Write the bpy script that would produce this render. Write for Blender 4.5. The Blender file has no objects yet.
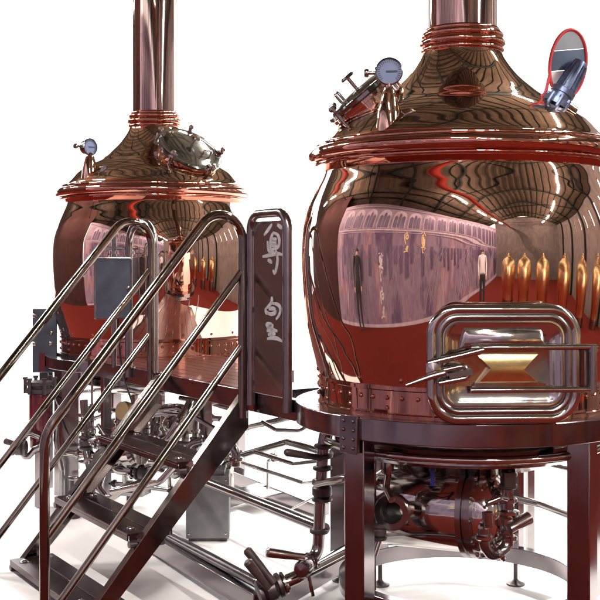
import bpy, bmesh, math, random
from mathutils import Vector, Matrix
random.seed(7)
S = bpy.context.scene
COL = S.collection
V = Vector
F = 1080.0          # focal length of the photograph in its own pixels
CH = 1.75           # camera height
HOR = 262.0         # horizon row

def P(u, v, y):
    return V(((u-300.0)/F*y, y, CH+(HOR-v)/F*y))

A = V((-.543, .84, 0)).normalized()     # direction of the row of kettles
N = V((A.y*-1, A.x, 0)).normalized()    # out of the platform's front edge, towards the stair foot
if N.x > 0: N = -N
C0 = V((.81, 5.40, 0))
C1 = V((-1.13, 8.40, 0))
def PL(s, q, z=0.0):
    p = C0 + A*s + N*q
    return V((p.x, p.y, z))

# ------------------------------------------------------------------ materials
MATS = {}
def mat(name, color, metal=0.0, rough=0.4, noise=0.0, nscale=8.0, bump=0.0, bscale=4.0, rvar=0.0, emit=None, coat=0.0, bdist=0.01, stretch=None, spec=None):
    m = bpy.data.materials.new(name); m.use_nodes = True
    nt = m.node_tree; b = nt.nodes['Principled BSDF']
    b.inputs['Base Color'].default_value = (*color, 1)
    b.inputs['Metallic'].default_value = metal
    b.inputs['Roughness'].default_value = rough
    if coat: b.inputs['Coat Weight'].default_value = coat
    if spec is not None: b.inputs['Specular IOR Level'].default_value = spec
    tc = nt.nodes.new('ShaderNodeTexCoord')
    src = tc.outputs['Object']
    if stretch:
        mp = nt.nodes.new('ShaderNodeMapping'); mp.inputs['Scale'].default_value = stretch
        nt.links.new(src, mp.inputs['Vector']); src = mp.outputs['Vector']
    if noise:
        t = nt.nodes.new('ShaderNodeTexNoise'); t.inputs['Scale'].default_value = nscale; t.inputs['Detail'].default_value = 6
        nt.links.new(src, t.inputs['Vector'])
        r = nt.nodes.new('ShaderNodeValToRGB')
        r.color_ramp.elements[0].position = .3; r.color_ramp.elements[1].position = .7
        r.color_ramp.elements[0].color = (*[c*(1-noise) for c in color], 1)
        r.color_ramp.elements[1].color = (*[min(1, c*(1+noise)) for c in color], 1)
        nt.links.new(t.outputs['Fac'], r.inputs['Fac']); nt.links.new(r.outputs['Color'], b.inputs['Base Color'])
    if rvar:
        t = nt.nodes.new('ShaderNodeTexNoise'); t.inputs['Scale'].default_value = nscale*1.7; t.inputs['Detail'].default_value = 8
        nt.links.new(src, t.inputs['Vector'])
        mr = nt.nodes.new('ShaderNodeMapRange')
        mr.inputs['From Min'].default_value = .35; mr.inputs['From Max'].default_value = .75
        mr.inputs['To Min'].default_value = rough; mr.inputs['To Max'].default_value = rough+rvar
        nt.links.new(t.outputs['Fac'], mr.inputs['Value']); nt.links.new(mr.outputs['Result'], b.inputs['Roughness'])
    if bump:
        t = nt.nodes.new('ShaderNodeTexNoise'); t.inputs['Scale'].default_value = bscale; t.inputs['Detail'].default_value = 2
        nt.links.new(src, t.inputs['Vector'])
        bn = nt.nodes.new('ShaderNodeBump'); bn.inputs['Strength'].default_value = bump; bn.inputs['Distance'].default_value = bdist
        nt.links.new(t.outputs['Fac'], bn.inputs['Height']); nt.links.new(bn.outputs['Normal'], b.inputs['Normal'])
    if emit:
        b.inputs['Emission Color'].default_value = (*emit[0], 1); b.inputs['Emission Strength'].default_value = emit[1]
    MATS[name] = m
    return m

copper = mat('polished_copper', (.80, .57, .48), 1, .015, .05, 3, .09, 2.2, .022, bdist=.004)
copper_ring = mat('rolled_copper', (.66, .33, .25), 1, .04, .06, 9, .12, 12, .04, bdist=.002)
copper_dome = mat('polished_copper_dome', (.78, .56, .44), 1, .02, .05, 3, .16, 3.2, .025, bdist=.004)
steel = mat('polished_steel', (.52, .50, .48), 1, .07, .05, 14, .06, 12, .07, bdist=.0015)
brushed = mat('brushed_steel', (.34, .32, .32), 1, .17, .06, 10, .05, 30, .08, bdist=.001)
rail_m = mat('rail_steel', (.27, .245, .21), 1, .06, .06, 20, .03, 30, .06, bdist=.001)
beam_m = mat('beam_steel', (.31, .285, .295), 1, .13, .06, 5, .04, 20, .08, bdist=.001)
tread_m = mat('tread_plate', (.075, .04, .04), .85, .20, .06, 5, .04, 20, .06, bdist=.001)
stringer_m = mat('stringer_steel', (.29, .26, .245), 1, .11, .08, 6, .06, 20, .08, bdist=.001)
grey_sheet = mat('grey_sheet_metal', (.20, .20, .205), .6, .40, .15, 12, .1, 40, .15, bdist=.001)
box_m = mat('blue_grey_box', (.11, .13, .165), .75, .28, .12, 9, .1, 40, .12, bdist=.001)
dark = mat('dark_fitting', (.10, .085, .085), .7, .3, .3, 20, rvar=.2)
lever_m = mat('lever_grip', (.055, .035, .035), .0, .35, .25, 25, rvar=.2)
lever_light = mat('lever_steel', (.42, .37, .36), 1, .2, .04, 15, rvar=.05)
bright = mat('bright_steel', (.72, .70, .67), 1, .06, .04, 14, .06, 12, .05, bdist=.0015)
chimney_m = mat('streaked_copper', (.36, .26, .23), 1, .06, .30, 5, .1, 3, .05, bdist=.003, stretch=(6, 6, .25))  # darker than the other copper parts, with upright streaks
bore = mat('pipe_bore', (.03, .027, .027), .3, .5)
brass = mat('brass', (.72, .56, .27), 1, .14, .03, 20, rvar=.05)
lid_m = mat('lid_steel', (.40, .44, .42), 1, .07, .08, 9, .2, 8, .06, bdist=.002)
panel_m = mat('mirror_panel', (.60, .52, .50), 1, .14, .1, 6, .1, 5, .04, bdist=.001)
char_m = mat('white_character', (.46, .46, .48), 0, .5, .2, 60)
dial_m = mat('gauge_face', (.15, .20, .34), 0, .35)
ink = mat('gauge_ink', (.02, .022, .04), 0, .5)
red_rub = mat('red_rubber', (.70, .06, .07), 0, .35, .1, 20)
lampcase = mat('blue_grey_casting', (.16, .21, .33), .8, .3, .3, 22, rvar=.15)
backdrop_grey = mat('backdrop_grey', (.30, .34, .38), .2, .2, .1, 6)
backdrop_blue = mat('backdrop_blue', (.09, .13, .21), .2, .2, .3, 6)
backdrop_white = mat('backdrop_white', (.92, .93, .95), .0, .2)
redcol = mat('red_lacquer', (.13, .018, .025), .3, .22, .2, 10, coat=.5)
deck_m = mat('deck_boards', (.075, .022, .017), 0, .3, .35, 6, stretch=(1, 6, 1), coat=.3)
blue_tag = mat('blue_tag', (.02, .04, .30), 0, .4)

# ------------------------------------------------------------------ mesh builder
def frame(d):
    d = d.normalized()
    up = V((0, 0, 1)) if abs(d.z) < .95 else V((1, 0, 0))
    x = d.cross(up).normalized(); y = x.cross(d).normalized()
    return x, y

def fillet(pts, r, n=7):
    if r <= 0 or len(pts) < 3: return pts
    out = [pts[0]]
    for i in range(1, len(pts)-1):
        p = pts[i]; a = (pts[i-1]-p); b = (pts[i+1]-p)
        la, lb = a.length, b.length
        a.normalize(); b.normalize()
        ang = a.angle(b)
        if ang > math.pi-.03: out.append(p); continue
        t = min(r/math.tan(ang/2), la*.49, lb*.49)
        rr = t*math.tan(ang/2)
        bis = (a+b).normalized(); c = p+bis*(rr/math.sin(ang/2))
        s = p+a*t-c; e = p+b*t-c
        tot = s.angle(e); ax = s.cross(e).normalized()
        for k in range(n+1):
            out.append(c+Matrix.Rotation(tot*k/n, 3, ax) @ s)
    out.append(pts[-1])
    return out

def crom(pts, n=8):
    out = []
    P_ = [pts[0]]+list(pts)+[pts[-1]]
    for i in range(1, len(P_)-2):
        p0, p1, p2, p3 = P_[i-1:i+3]
        for k in range(n):
            t = k/n
            out.append(tuple(.5*((2*b)+(-a+c)*t+(2*a-5*b+4*c-d)*t*t+(-a+3*b-3*c+d)*t**3) for a, b, c, d in zip(p0, p1, p2, p3)))
    out.append(tuple(pts[-1]))
    return out

class MB:
    def __init__(s): s.v = []; s.f = []
    def add(s, vs, fs):
        o = len(s.v); s.v += [V(x) for x in vs]; s.f += [tuple(i+o for i in f) for f in fs]; return s
    def box(s, c, hx, hy, hz, x=V((1, 0, 0)), y=None, z=V((0, 0, 1))):
        c = V(c); x = x.normalized(); z = z.normalized()
        if y is None: y = z.cross(x)
        vs = [c+x*hx*i+y*hy*j+z*hz*k for k in (-1, 1) for j in (-1, 1) for i in (-1, 1)]
        return s.add(vs, [(0, 2, 3, 1), (4, 5, 7, 6), (0, 1, 5, 4), (2, 6, 7, 3), (0, 4, 6, 2), (1, 3, 7, 5)])
    def bar(s, a, b, w, h, up=V((0, 0, 1))):
        d = (b-a); L = d.length; d.normalize(); side = d.cross(up).normalized(); u = side.cross(d)
        return s.box((a+b)/2, L/2, w/2, h/2, d, side, u)
    def tube(s, pts, r, fil=0.0, seg=18, closed=False, cap=True, n=7):
        pts = [V(p) for p in pts]
        pts = fillet(pts, fil, n) if not closed else pts
        m = len(pts); tang = []
        for i in range(m):
            if closed: t = pts[(i+1) % m]-pts[i-1]
            else: t = pts[min(i+1, m-1)]-pts[max(i-1, 0)]
            tang.append(t.normalized())
        x, y = frame(tang[0]); rings = []
        for i in range(m):
            if i:
                q = tang[i-1].rotation_difference(tang[i]); x = q @ x; y = q @ y
            rr = r[i] if isinstance(r, (list, tuple)) else r
            rings.append([pts[i]+x*math.cos(2*math.pi*k/seg)*rr+y*math.sin(2*math.pi*k/seg)*rr for k in range(seg)])
        vs = [p for rg in rings for p in rg]; fs = []
        for i in range(m if closed else m-1):
            j = (i+1) % m
            for k in range(seg):
                k2 = (k+1) % seg
                fs.append((i*seg+k, i*seg+k2, j*seg+k2, j*seg+k))
        if cap and not closed:
            fs.append(tuple(range(seg-1, -1, -1))); fs.append(tuple((m-1)*seg+k for k in range(seg)))
        return s.add(vs, fs)
    def lathe(s, prof, o, ax=V((0, 0, 1)), seg=96, closed=False):
        o = V(o); ax = ax.normalized(); x, y = frame(ax) if abs(ax.z) < .999 else (V((1, 0, 0)), V((0, 1, 0)))
        m = len(prof); vs = []; fs = []
        for (r, h) in prof:
            for k in range(seg):
                t = 2*math.pi*k/seg
                vs.append(o+ax*h+x*(max(r, 1e-5)*math.cos(t))+y*(max(r, 1e-5)*math.sin(t)))
        for i in range(m if closed else m-1):
            j = (i+1) % m
            for k in range(seg):
                k2 = (k+1) % seg
                fs.append((i*seg+k, i*seg+k2, j*seg+k2, j*seg+k))
        return s.add(vs, fs)
    def ball(s, c, r, sc=(1, 1, 1), seg=20):
        c = V(c); pr = [(math.sin(math.pi*i/12), -math.cos(math.pi*i/12)) for i in range(13)]
        vs = []; fs = []
        for (a, h) in pr:
            for k in range(seg):
                t = 2*math.pi*k/seg
                vs.append(c+V((a*math.cos(t)*r*sc[0], a*math.sin(t)*r*sc[1], h*r*sc[2])))
        for i in range(12):
            for k in range(seg):
                fs.append((i*seg+k, i*seg+(k+1) % seg, (i+1)*seg+(k+1) % seg, (i+1)*seg+k))
        return s.add(vs, fs)
    def prism(s, poly, d):
        n = len(poly); d = V(d); vs = [V(p) for p in poly]+[V(p)+d for p in poly]
        fs = [tuple(range(n-1, -1, -1)), tuple(range(n, 2*n))]
        fs += [(i, (i+1) % n, n+(i+1) % n, n+i) for i in range(n)]
        return s.add(vs, fs)
    def loft(s, loops, cap0=False, cap1=False, closed=False):
        n = len(loops[0]); m = len(loops); vs = [V(p) for l in loops for p in l]; fs = []
        for i in range(m if closed else m-1):
            j = (i+1) % m
            for k in range(n): fs.append((i*n+k, i*n+(k+1) % n, j*n+(k+1) % n, j*n+k))
        if cap0: fs.append(tuple(range(n-1, -1, -1)))
        if cap1: fs.append(tuple((m-1)*n+k for k in range(n)))
        return s.add(vs, fs)
    def bolt(s, c, d, r=.012, h=.008):
        return s.lathe([(0, 0), (r, 0), (r, h*.6), (r*.7, h), (0, h*1.15)], c, d, 12)
    def build(s, name, m, parent=None, bevel=0.0, angle=35, origin=None):
        me = bpy.data.meshes.new(name)
        root = parent; off = V((0, 0, 0))
        while root is not None:
            off += root.location; root = root.parent
        if parent is None and origin is not None: off = V(origin)
        me.from_pydata([v-off for v in s.v], [], s.f)
        bm = bmesh.new(); bm.from_mesh(me)
        bmesh.ops.recalc_face_normals(bm, faces=bm.faces); bm.to_mesh(me); bm.free()
        for p in me.polygons: p.use_smooth = True
        me.set_sharp_from_angle(angle=math.radians(angle))
        me.materials.append(m)
        o = bpy.data.objects.new(name, me); COL.objects.link(o)
        if parent is not None: o.parent = parent
        elif origin is not None: o.location = origin
        if bevel:
            b = o.modifiers.new('bevel', 'BEVEL'); b.width = bevel; b.segments = 2; b.limit_method = 'ANGLE'; b.angle_limit = math.radians(40)
            b.harden_normals = False
        return o

def each(mbs, name, m, parent, **k):
    return [mb.build(name, m, parent, **k) for mb in mbs]

def tag(o, label, cat, group=None):
    o['label'] = label; o['category'] = cat
    if group: o['group'] = group
    return o
def thing(name, label, cat, loc, group=None):
    o = bpy.data.objects.new(name, None); COL.objects.link(o); o.location = loc; o.empty_display_size = .1
    return tag(o, label, cat, group)
def structure(o): o['kind'] = 'structure'; return o

def rrect(c, x, y, w, h, r, n=8):
    out = []
    for (sx, sy, a0) in ((1, 1, 0), (-1, 1, 90), (-1, -1, 180), (1, -1, 270)):
        for k in range(n+1):
            a = math.radians(a0+90*k/n)
            out.append(c+x*(sx*(w/2-r)+r*math.cos(a))+y*(sy*(h/2-r)+r*math.sin(a)))
    return out

def ribbon(mb, pts, n, width, th):
    """brush stroke in the plane of normal n; pts = (point, width factor)"""
    ps = [p for p, w in pts]; L = []; R = []
    for i, (p, w) in enumerate(pts):
        t = (ps[min(i+1, len(ps)-1)]-ps[max(i-1, 0)]).normalized(); sd = n.cross(t).normalized()
        L.append(p+sd*width*w*.5); R.append(p-sd*width*w*.5)
    m = len(ps)
    vs = L+R+[q+n*th for q in L]+[q+n*th for q in R]; fs = []
    for i in range(m-1):
        fs += [(2*m+i, 2*m+i+1, 3*m+i+1, 3*m+i), (i, i+1, m+i+1, m+i), (i, i+1, 2*m+i+1, 2*m+i), (m+i, m+i+1, 3*m+i+1, 3*m+i)]
    fs += [(0, m, 3*m, 2*m), (m-1, 2*m-1, 4*m-1, 3*m-1)]
    mb.add(vs, fs)

# ------------------------------------------------------------------ kettle
BELLY = [(.718, 1.195), (.732, 1.25), (.752, 1.33), (.778, 1.45), (.794, 1.60), (.802, 1.74), (.802, 1.83), (.794, 1.93), (.768, 2.03), (.735, 2.11), (.70, 2.19), (.685, 2.25)]
DOME = [(.70, 2.315), (.69, 2.345), (.66, 2.385), (.61, 2.44), (.54, 2.49), (.46, 2.535), (.38, 2.585), (.30, 2.65), (.25, 2.705), (.213, 2.76), (.198, 2.80)]

def dome_at(c, r, az):
    """point and normal on the dome"""
    pr = crom(DOME)
    for i in range(len(pr)-1):
        if pr[i+1][0] <= r <= pr[i][0]:
            t = (pr[i][0]-r)/(pr[i][0]-pr[i+1][0]+1e-9); z = pr[i][1]*(1-t)+pr[i+1][1]*t
            dr = pr[i+1][0]-pr[i][0]; dz = pr[i+1][1]-pr[i][1]; break
    rad = V((math.cos(az), math.sin(az), 0))
    nn = (rad*dz + V((0, 0, 1))*(-dr)).normalized()
    return c+rad*r+V((0, 0, z)), nn, rad

def kettle(name, label, c, door_az=None, man_az=0, gauge_az=0, gauge_r=.6, gauge_face=V((0, -1, 0)), gh=.2, ms=1.0, mr=.45):
    root = thing(name, label, 'brewing kettle', c)
    b = MB().lathe(crom(BELLY, 10), c, seg=192).build('belly', copper, root, angle=60)
    sk = MB().lathe([(.70, 1.0), (.716, 1.0), (.716, 1.05), (.722, 1.055), (.722, 1.07), (.716, 1.075), (.716, 1.175), (.724, 1.18), (.724, 1.195), (.70, 1.2)], c, seg=160)
    for i in range(60):
        a = 2*math.pi*i/60
        d = V((math.cos(a), math.sin(a), 0))
        for z in ((1.1, 1.145) if i % 3 == 0 else (1.145,)):
            sk.bolt(c+d*.714+V((0, 0, z)), d, .011, .010)
        if i % 3 == 1: sk.bolt(c+d*.722+V((0, 0, 1.225)), d, .010, .010)
    sk.build('skirt', copper_ring, root, angle=40)
    # shoulder ring: a thick half-round between two beads
    pr = [(.68, 2.235)]
    def bead(rc, zc, r, a0, a1, n=10):
        return [(rc+r*math.cos(math.radians(a0+(a1-a0)*k/n)), zc+r*math.sin(math.radians(a0+(a1-a0)*k/n))) for k in range(n+1)]
    pr += bead(.725, 2.232, .012, -90, 60, 6)
    pr += bead(.735, 2.275, .036, -70, 70, 12)
    pr += bead(.722, 2.318, .014, -40, 90, 6) + [(.70, 2.331), (.68, 2.325)]
    MB().lathe(pr, c, seg=192).build('shoulder_ring', copper_ring, root, angle=25)
    MB().lathe(crom(DOME, 10), c, seg=192).build('dome', copper_dome, root, angle=60)
    pr = [(.17, 2.785)]+bead(.196, 2.80, .014, -90, 80, 8)+bead(.196, 2.834, .020, -75, 75, 10)+bead(.190, 2.872, .017, -70, 80, 8)+bead(.178, 2.898, .012, -40, 90, 6)+[(.17, 2.91)]
    MB().lathe(pr, c, seg=128).build('chimney_collar', copper_ring, root, angle=25)
    MB().lathe([(.176, 2.84), (.176, 3.3), (.1755, 3.9), (.1755, 5.3), (.165, 5.3), (.165, 2.84)], c, seg=128, ).build('chimney', chimney_m, root, angle=40)
    # manhole on the dome
    p, nn, rad = dome_at(c, mr, man_az)
    ax = (rad*math.sin(math.radians(41))+V((0, 0, 1))*math.cos(math.radians(41))).normalized()
    o = p+ax*.022
    tang = ax.cross(V((0, 0, 1))).normalized(); dn = ax.cross(tang).normalized()
    mh = MB().lathe([(a_*ms, b_) for a_, b_ in [(.225, -.20), (.225, .0), (.243, .004), (.243, .022), (.20, .022)]], o, ax, 96).build('manhole_neck', copper_dome, root)
    lid = MB().lathe([(a_*ms, b_) for a_, b_ in [(.18, .024), (.250, .024), (.256, .03), (.256, .046), (.248, .053), (.215, .054), (.205, .060), (.12, .078), (0, .084)]], o, ax, 96).build('manhole_lid', lid_m, mh)
    kn = MB()
    kn.tube([o+ax*.07, o+ax*.15], .010, seg=12); kn.lathe([(0, .14), (.035, .142), (.040, .15), (.033, .16), (0, .163)], o, ax, 24)
    kn.build('lid_knob', steel, mh)
    hd = MB()
    k0 = o+dn*.13*ms-tang*.09*ms+ax*.075
    hd.tube([k0, k0+ax*.05, k0+ax*.05+tang*.07, k0+tang*.07], .008, .012, 12)
    hd.build('lid_handle', steel, mh)
    nc = 5 if ms == 1 else 4
    for k in range(nc):
        a = 2*math.pi*k/nc+.5
        d = tang*math.cos(a)+dn*math.sin(a)
        q = o+d*.262*ms
        cl = MB().tube([q-ax*.05, q+ax*.075], .010, seg=10)
        cl.box(q+ax*.055-d*.018, .03, .014, .008, d, None, ax)
        cl.lathe([(0, 0), (.016, 0), (.022, .012), (.016, .026), (0, .028)], q+ax*.07, ax, 14)
        cl.box(q-ax*.03-d*.012, .016, .018, .016, d, None, ax)
        cl.build('lid_clamp', steel, mh)
    # pressure gauge on a conical copper socket
    p, nn, rad = dome_at(c, gauge_r, gauge_az)
    gd = gauge_face.normalized()
    st = MB().lathe([(0, -.2), (.068, -.2), (.066, -.1), (.055, .0), (.034, .09), (.02, .12), (.012, .125), (.012, gh-.04)], p, V((0, 0, 1)), 32).build('gauge_socket', copper_dome, root)
    tp = p+V((0, 0, gh+.015))
    g = MB().lathe([(0, -.055), (.052, -.055), (.056, -.045), (.056, -.006), (.064, .0), (.064, .008), (.058, .012), (.056, .004)], tp, gd, 48)
    g.lathe([(0, -.075), (.012, -.075), (.012, -.05)], tp, gd, 12)
    g = g.build('gauge_case', brushed, st)
    MB().lathe([(.0, .0035), (.057, .003), (.057, -.002)], tp, gd, 48).build('gauge_dial', dial_m, st)
    sx = gd.cross(V((0, 0, 1))).normalized()*-1; sy = V((0, 0, 1))
    nd = MB()
    nd.box(tp+gd*.006+sx*.012, .026, .0035, .001, sx, None, gd)
    for k in range(25):
        a = math.radians(225-270*k/24)
        d = sx*math.cos(a)+sy*math.sin(a)
        nd.box(tp+d*.048+gd*.005, .006, .0012, .0006, d, None, gd)
    nd.build('gauge_needle', ink, st)
    vk = MB().tube([tp-gd*.03-sx*.05, tp-gd*.03-sx*.10], .009, seg=12)
    vk.lathe([(0, 0), (.018, 0), (.021, .008), (.018, .02), (0, .022)], tp-gd*.03-sx*.095, -sx, 12)
    vk.build('gauge_valve', steel, st)
    return root

kr = kettle('brew_kettle', 'large copper brewing kettle in front with square manway door in its belly', C0,
            ms=.80, mr=.475, man_az=math.radians(190), gauge_az=math.radians(230), gauge_r=.628, gauge_face=V((-.12, -1, 0)), gh=.18)
kl = kettle('brew_kettle', 'smaller looking copper brewing kettle at the back behind the stair handrails', C1,
            man_az=math.radians(-50), gauge_az=math.radians(228), gauge_r=.62, gauge_face=V((.75, -.66, 0)), gh=.15)

# --- extra parts of the near kettle
# manway door
az = math.radians(-90+3.8)
dr = V((math.cos(az), math.sin(az), 0)); dt = V((-dr.y, dr.x, 0))       # dt points right in the picture
tilt = math.radians(-1.0)
dn_ = (dr*math.cos(tilt)-V((0, 0, 1))*math.sin(tilt)).normalized()
du = dn_.cross(dt).normalized()
if du.z < 0: du = -du
dc = C0+dr*.822+V((0, 0, 1.318))
W, H = .64, .485
fr = MB()
def rl(w, h, r, d): return rrect(dc+dn_*d, dt, du, w, h, r, 10)
fr.loft([rl(W-.03, H-.03, .11, -.25), rl(W-.03, H-.03, .11, -.035), rl(W-.01, H-.01, .12, -.03)])
def tubeloop(mb, w, h, r, d, tr, seg=14):
    mb.tube(rrect(dc+dn_*d, dt, du, w, h, r, 12), tr, closed=True, seg=seg)
tubeloop(fr, W-.024, H-.024, .11, .0, .024)
door_fr = fr.build('manway_frame', steel, kr)
fr = MB(); tubeloop(fr, W-.085, H-.085, .085, .006, .017); fr.build('manway_gasket', brushed, door_fr)
dp = MB()
dp.loft([rl(W-.10, H-.10, .075, -.02), rl(W-.10, H-.10, .075, .006), rl(W-.14, H-.14, .06, .010), rl(W-.17, H-.17, .05, .004), rl(W-.24, H-.25, .03, -.002)], cap1=True)
door = dp.build('manway_door', steel, door_fr)
# raised upper field of the door, gold reflection shaped into a brass plate
def dpt(x, y, d): return dc+dt*x+du*y+dn_*d
pn = MB(); lo = [(-.19, .07), (.185, .07), (.155, .145), (-.17, .145)]
pn.loft([[dpt(x, y, -.003) for x, y in lo], [dpt(x, y, .018) for x, y in lo], [dpt(x*.9+(-.002), (y-.107)*.6+.107, .026) for x, y in lo]], cap1=True)
pn.build('door_field', steel, door)
bt_ = MB(); pl_ = [(-.125, .044), (.146, .044), (.078, -.024), (.161, -.092), (-.133, -.10), (-.065, -.017)]
f0 = [dpt(x, y, .0) for x, y in pl_]; f1 = [dpt(x, y, .018 if abs(y+.02) > .02 else .034) for x, y in pl_]
bt_.add(f0+f1, [(6, 7, 8, 11), (11, 8, 9, 10)]+[(i, (i+1) % 6, 6+(i+1) % 6, 6+i) for i in range(6)])
bt_.build('gold_reflection', brass, door, bevel=.002)
cl = MB()
for y in (.072, -.107):
    cl.tube([dpt(-.15, y, .036), dpt(W/2+.075, y, .036)], .0125, seg=14)
cl.box(dpt(.02, -.088, .03), .15, .010, .006, dt, None, dn_)
clm = cl.build('clamp_bar', steel, door_fr)
hg = MB()
hg.tube([dpt(W/2+.055, -.115, .03), dpt(W/2+.055, .075, .03)], .017, seg=16)
for y in (-.105, .065): hg.lathe([(0, -.014), (.023, -.014), (.023, .014), (0, .014)], dpt(W/2+.055, y, .03), du, 18)
hg.box(dpt(W/2+.045, -.02, -.02), .02, .10, .03, dt, du, dn_)
hg.build('door_hinge', brushed, door_fr)
lt = MB()
lt.tube([dpt(-.10, .064, .05), dpt(-.22, .035, .055), dpt(-.335, .008, .055)], .014, .05, 14)
lt.tube([dpt(-.335, .008, .055), dpt(-.33, -.035, .06), dpt(-.18, .0, .06), dpt(-.155, -.05, .055), dpt(-.29, -.075, .055)], .012, .03, 14)
lt.box(dpt(-.20, -.035, .045), .05, .012, .03, dt*1+du*.2, None, dn_)
lt.lathe([(0, -.02), (.03, -.02), (.032, .015), (0, .02)], dpt(-.315, -.02, .055), dn_, 20)
lt.build('latch', steel, door_fr)
ltl = MB().tube([dpt(-.27, -.030, .075), dpt(-.33, -.045, .08), dpt(-.434, -.080, .085)], [.014, .013, .008], seg=12); ltl.build('latch_lever', lever_light, door_fr)
for (x, y) in ((.40, -.15), (.44, -.145), (.44, -.18), (.40, -.19)):
    a_ = az+x/.72; d = V((math.cos(a_), math.sin(a_), 0)); MB().lathe([(0, 0), (.017, 0), (.017, .008), (0, .01)], C0+d*.722+V((0, 0, 1.318+y+.04)), d, 14).build('dark_bolt', dark, kr)
# sight lamp and red hose loop, with a made-up plate inside the loop
lp, ln, _ = dome_at(C0, .585, math.radians(-38))
lbase = P(556, 104, lp.y); ltip = P(581, 62, lp.y)
ld = (ltip-lbase).normalized(); LL = (ltip-lbase).length
sl = MB().lathe([(r_*.78, h_) for r_, h_ in [(0, -.10), (.055, -.10), (.055, -.01), (.085, -.008), (.085, .02), (.066, .024), (.066, .05), (.075, .052), (.075, .075), (.06, .08), (.048, LL-.02), (.040, LL), (0, LL)]], lbase, ld, 40)
for k in range(8):
    a = 2*math.pi*k/8; x, y = frame(ld); d = x*math.cos(a)+y*math.sin(a)
    sl.lathe([(0, -.03), (.012, -.03), (.012, .035), (0, .036)], lbase+d*.058, ld, 8)
for k in range(14):
    a = 2*math.pi*k/14; x, y = frame(ld); d = x*math.cos(a)+y*math.sin(a)
    sl.bar(lbase+ld*.085+d*.045, lbase+ld*(LL-.02)+d*.037, .006, .012, d)
sl.build('sight_lamp', lampcase, kr, angle=40)
MB().tube([dome_at(C0, .60, math.radians(-38))[0]-ln*.02, lbase], .045, seg=20).build('lamp_socket', copper_dome, kr)
my = lp.y+.03
oc = P(568, 64, my); ox = V((1, .25, 0)).normalized(); oy = V((.10, 0, 1)).normalized()
def oval(k, y0=-1e9, y1=1e9):
    pts = []
    for i in range(64):
        t = 2*math.pi*i/64
        x = math.cos(t)*.093*k; y = math.sin(t)*.162*k
        pts.append((x, y))
    return pts
on = ox.cross(oy).normalized()
if on.y > 0: on = -on
loop_mb = MB().tube([oc+ox*x+oy*y for x, y in oval(1)], .0085, closed=True, seg=12)
loop_mb.tube([oc+ox*-.088-oy*.05, oc-ox*.10-oy*.14, P(534, 104, my), P(526, 108, my)], .008, .05, 10)
mo = loop_mb.build('red_loop', red_rub, kr)
def band(y0, y1, nm, m):  # bands coloured like the leftover background seen through the loop
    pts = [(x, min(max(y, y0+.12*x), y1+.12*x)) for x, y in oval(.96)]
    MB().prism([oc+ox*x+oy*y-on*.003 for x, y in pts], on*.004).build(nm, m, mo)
band(.068, .2, 'backdrop_band', backdrop_grey); band(-.028, .066, 'backdrop_band', backdrop_blue); band(-.2, -.030, 'backdrop_band', backdrop_white)

# stand of the near kettle
def ring_part(c, root, ro, ri, z0, z1, name, m, seg=160):
    return MB().lathe([(ri, z0), (ro, z0), (ro, z1), (ri, z1)], c, seg=seg, closed=True).build(name, m, root, bevel=.004)
ring_part(C0, kr, .835, .66, .962, 1.062, 'support_ring', beam_m)
MB().lathe([(.60, .965), (.60, .90), (.645, .895), (.648, .85), (.635, .835), (.60, .83), (.40, .76), (.2, .73), (0, .72)], C0, seg=128).build('bottom_dish', steel, kr)
l1 = V((.83, -.557, 0)).normalized()
def leg(x, y, z1, w, root, name='leg', m=beam_m, ax=l1, foot=True, z0=0.03):
    mb = MB().box(V((x, y, (z0+z1)/2)), w/2, w/2, (z1-z0)/2, ax)
    o = mb.build(name, m, root, bevel=.005)
    if foot:
        f = MB().lathe([(0, .0), (w*.55, .0), (w*.55, .008), (w*.2, .018), (w*.16, .04), (0, .04)], V((x, y, 0)), seg=20); f.build('foot', dark, o)
    return o
lg = leg(.268, 4.847, .9615, .1, kr)
ld_ = V((-.70, -.714, 0)).normalized(); lt_ = V((.714, -.70, 0)).normalized()
pc = V((C0.x, C0.y, 0))+ld_*.842
bt = MB().box(pc+V((0, 0, .985)), .052, .010, .085, lt_, -ld_)
for z in (.925, .965, 1.005, 1.045):
    for x in (-.028, .028): bt.bolt(pc+ld_*.010+lt_*x+V((0, 0, z)), ld_, .009, .007)
bt.build('gusset_plate', beam_m, lg, bevel=.002)
leg(1.262, 4.83, .9615, .105, kr)
leg(1.49, 5.56, .9615, .09, kr); leg(.226, 5.93, .9615, .09, kr)
bl = MB().lathe([(.555, .12), (.615, .12), (.615, .205), (.555, .205)], C0, seg=128, closed=True).build('base_ring', beam_m, kr, bevel=.004)
for a in (52, 130, 212, 335):
    d = V((math.cos(math.radians(a)), math.sin(math.radians(a)), 0)); q = C0+d*.585
    mb = MB().box(V((q.x, q.y, .525)), .034, .034, .32, d); o = mb.build('inner_leg', beam_m, kr, bevel=.004)
    f = MB().lathe([(0, .0), (.05, .0), (.05, .008), (.02, .02), (.012, .03), (.012, .13), (0, .13)], V((q.x, q.y, 0)), seg=20).build('foot', dark, o)
# stand of the far kettle
ring_part(C1, kl, .835, .66, .962, 1.044, 'support_ring', beam_m)
for a in (35, 125, 215, 305):
    q = C1+V((math.cos(math.radians(a)), math.sin(math.radians(a)), 0))*.75
    leg(q.x, q.y, .9615, .1, kl)
MB().lathe([(.60, .965), (.60, .90), (.645, .895), (.648, .85), (.635, .835), (.40, .76), (0, .72)], C1, seg=96).build('bottom_dish', steel, kl)

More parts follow.
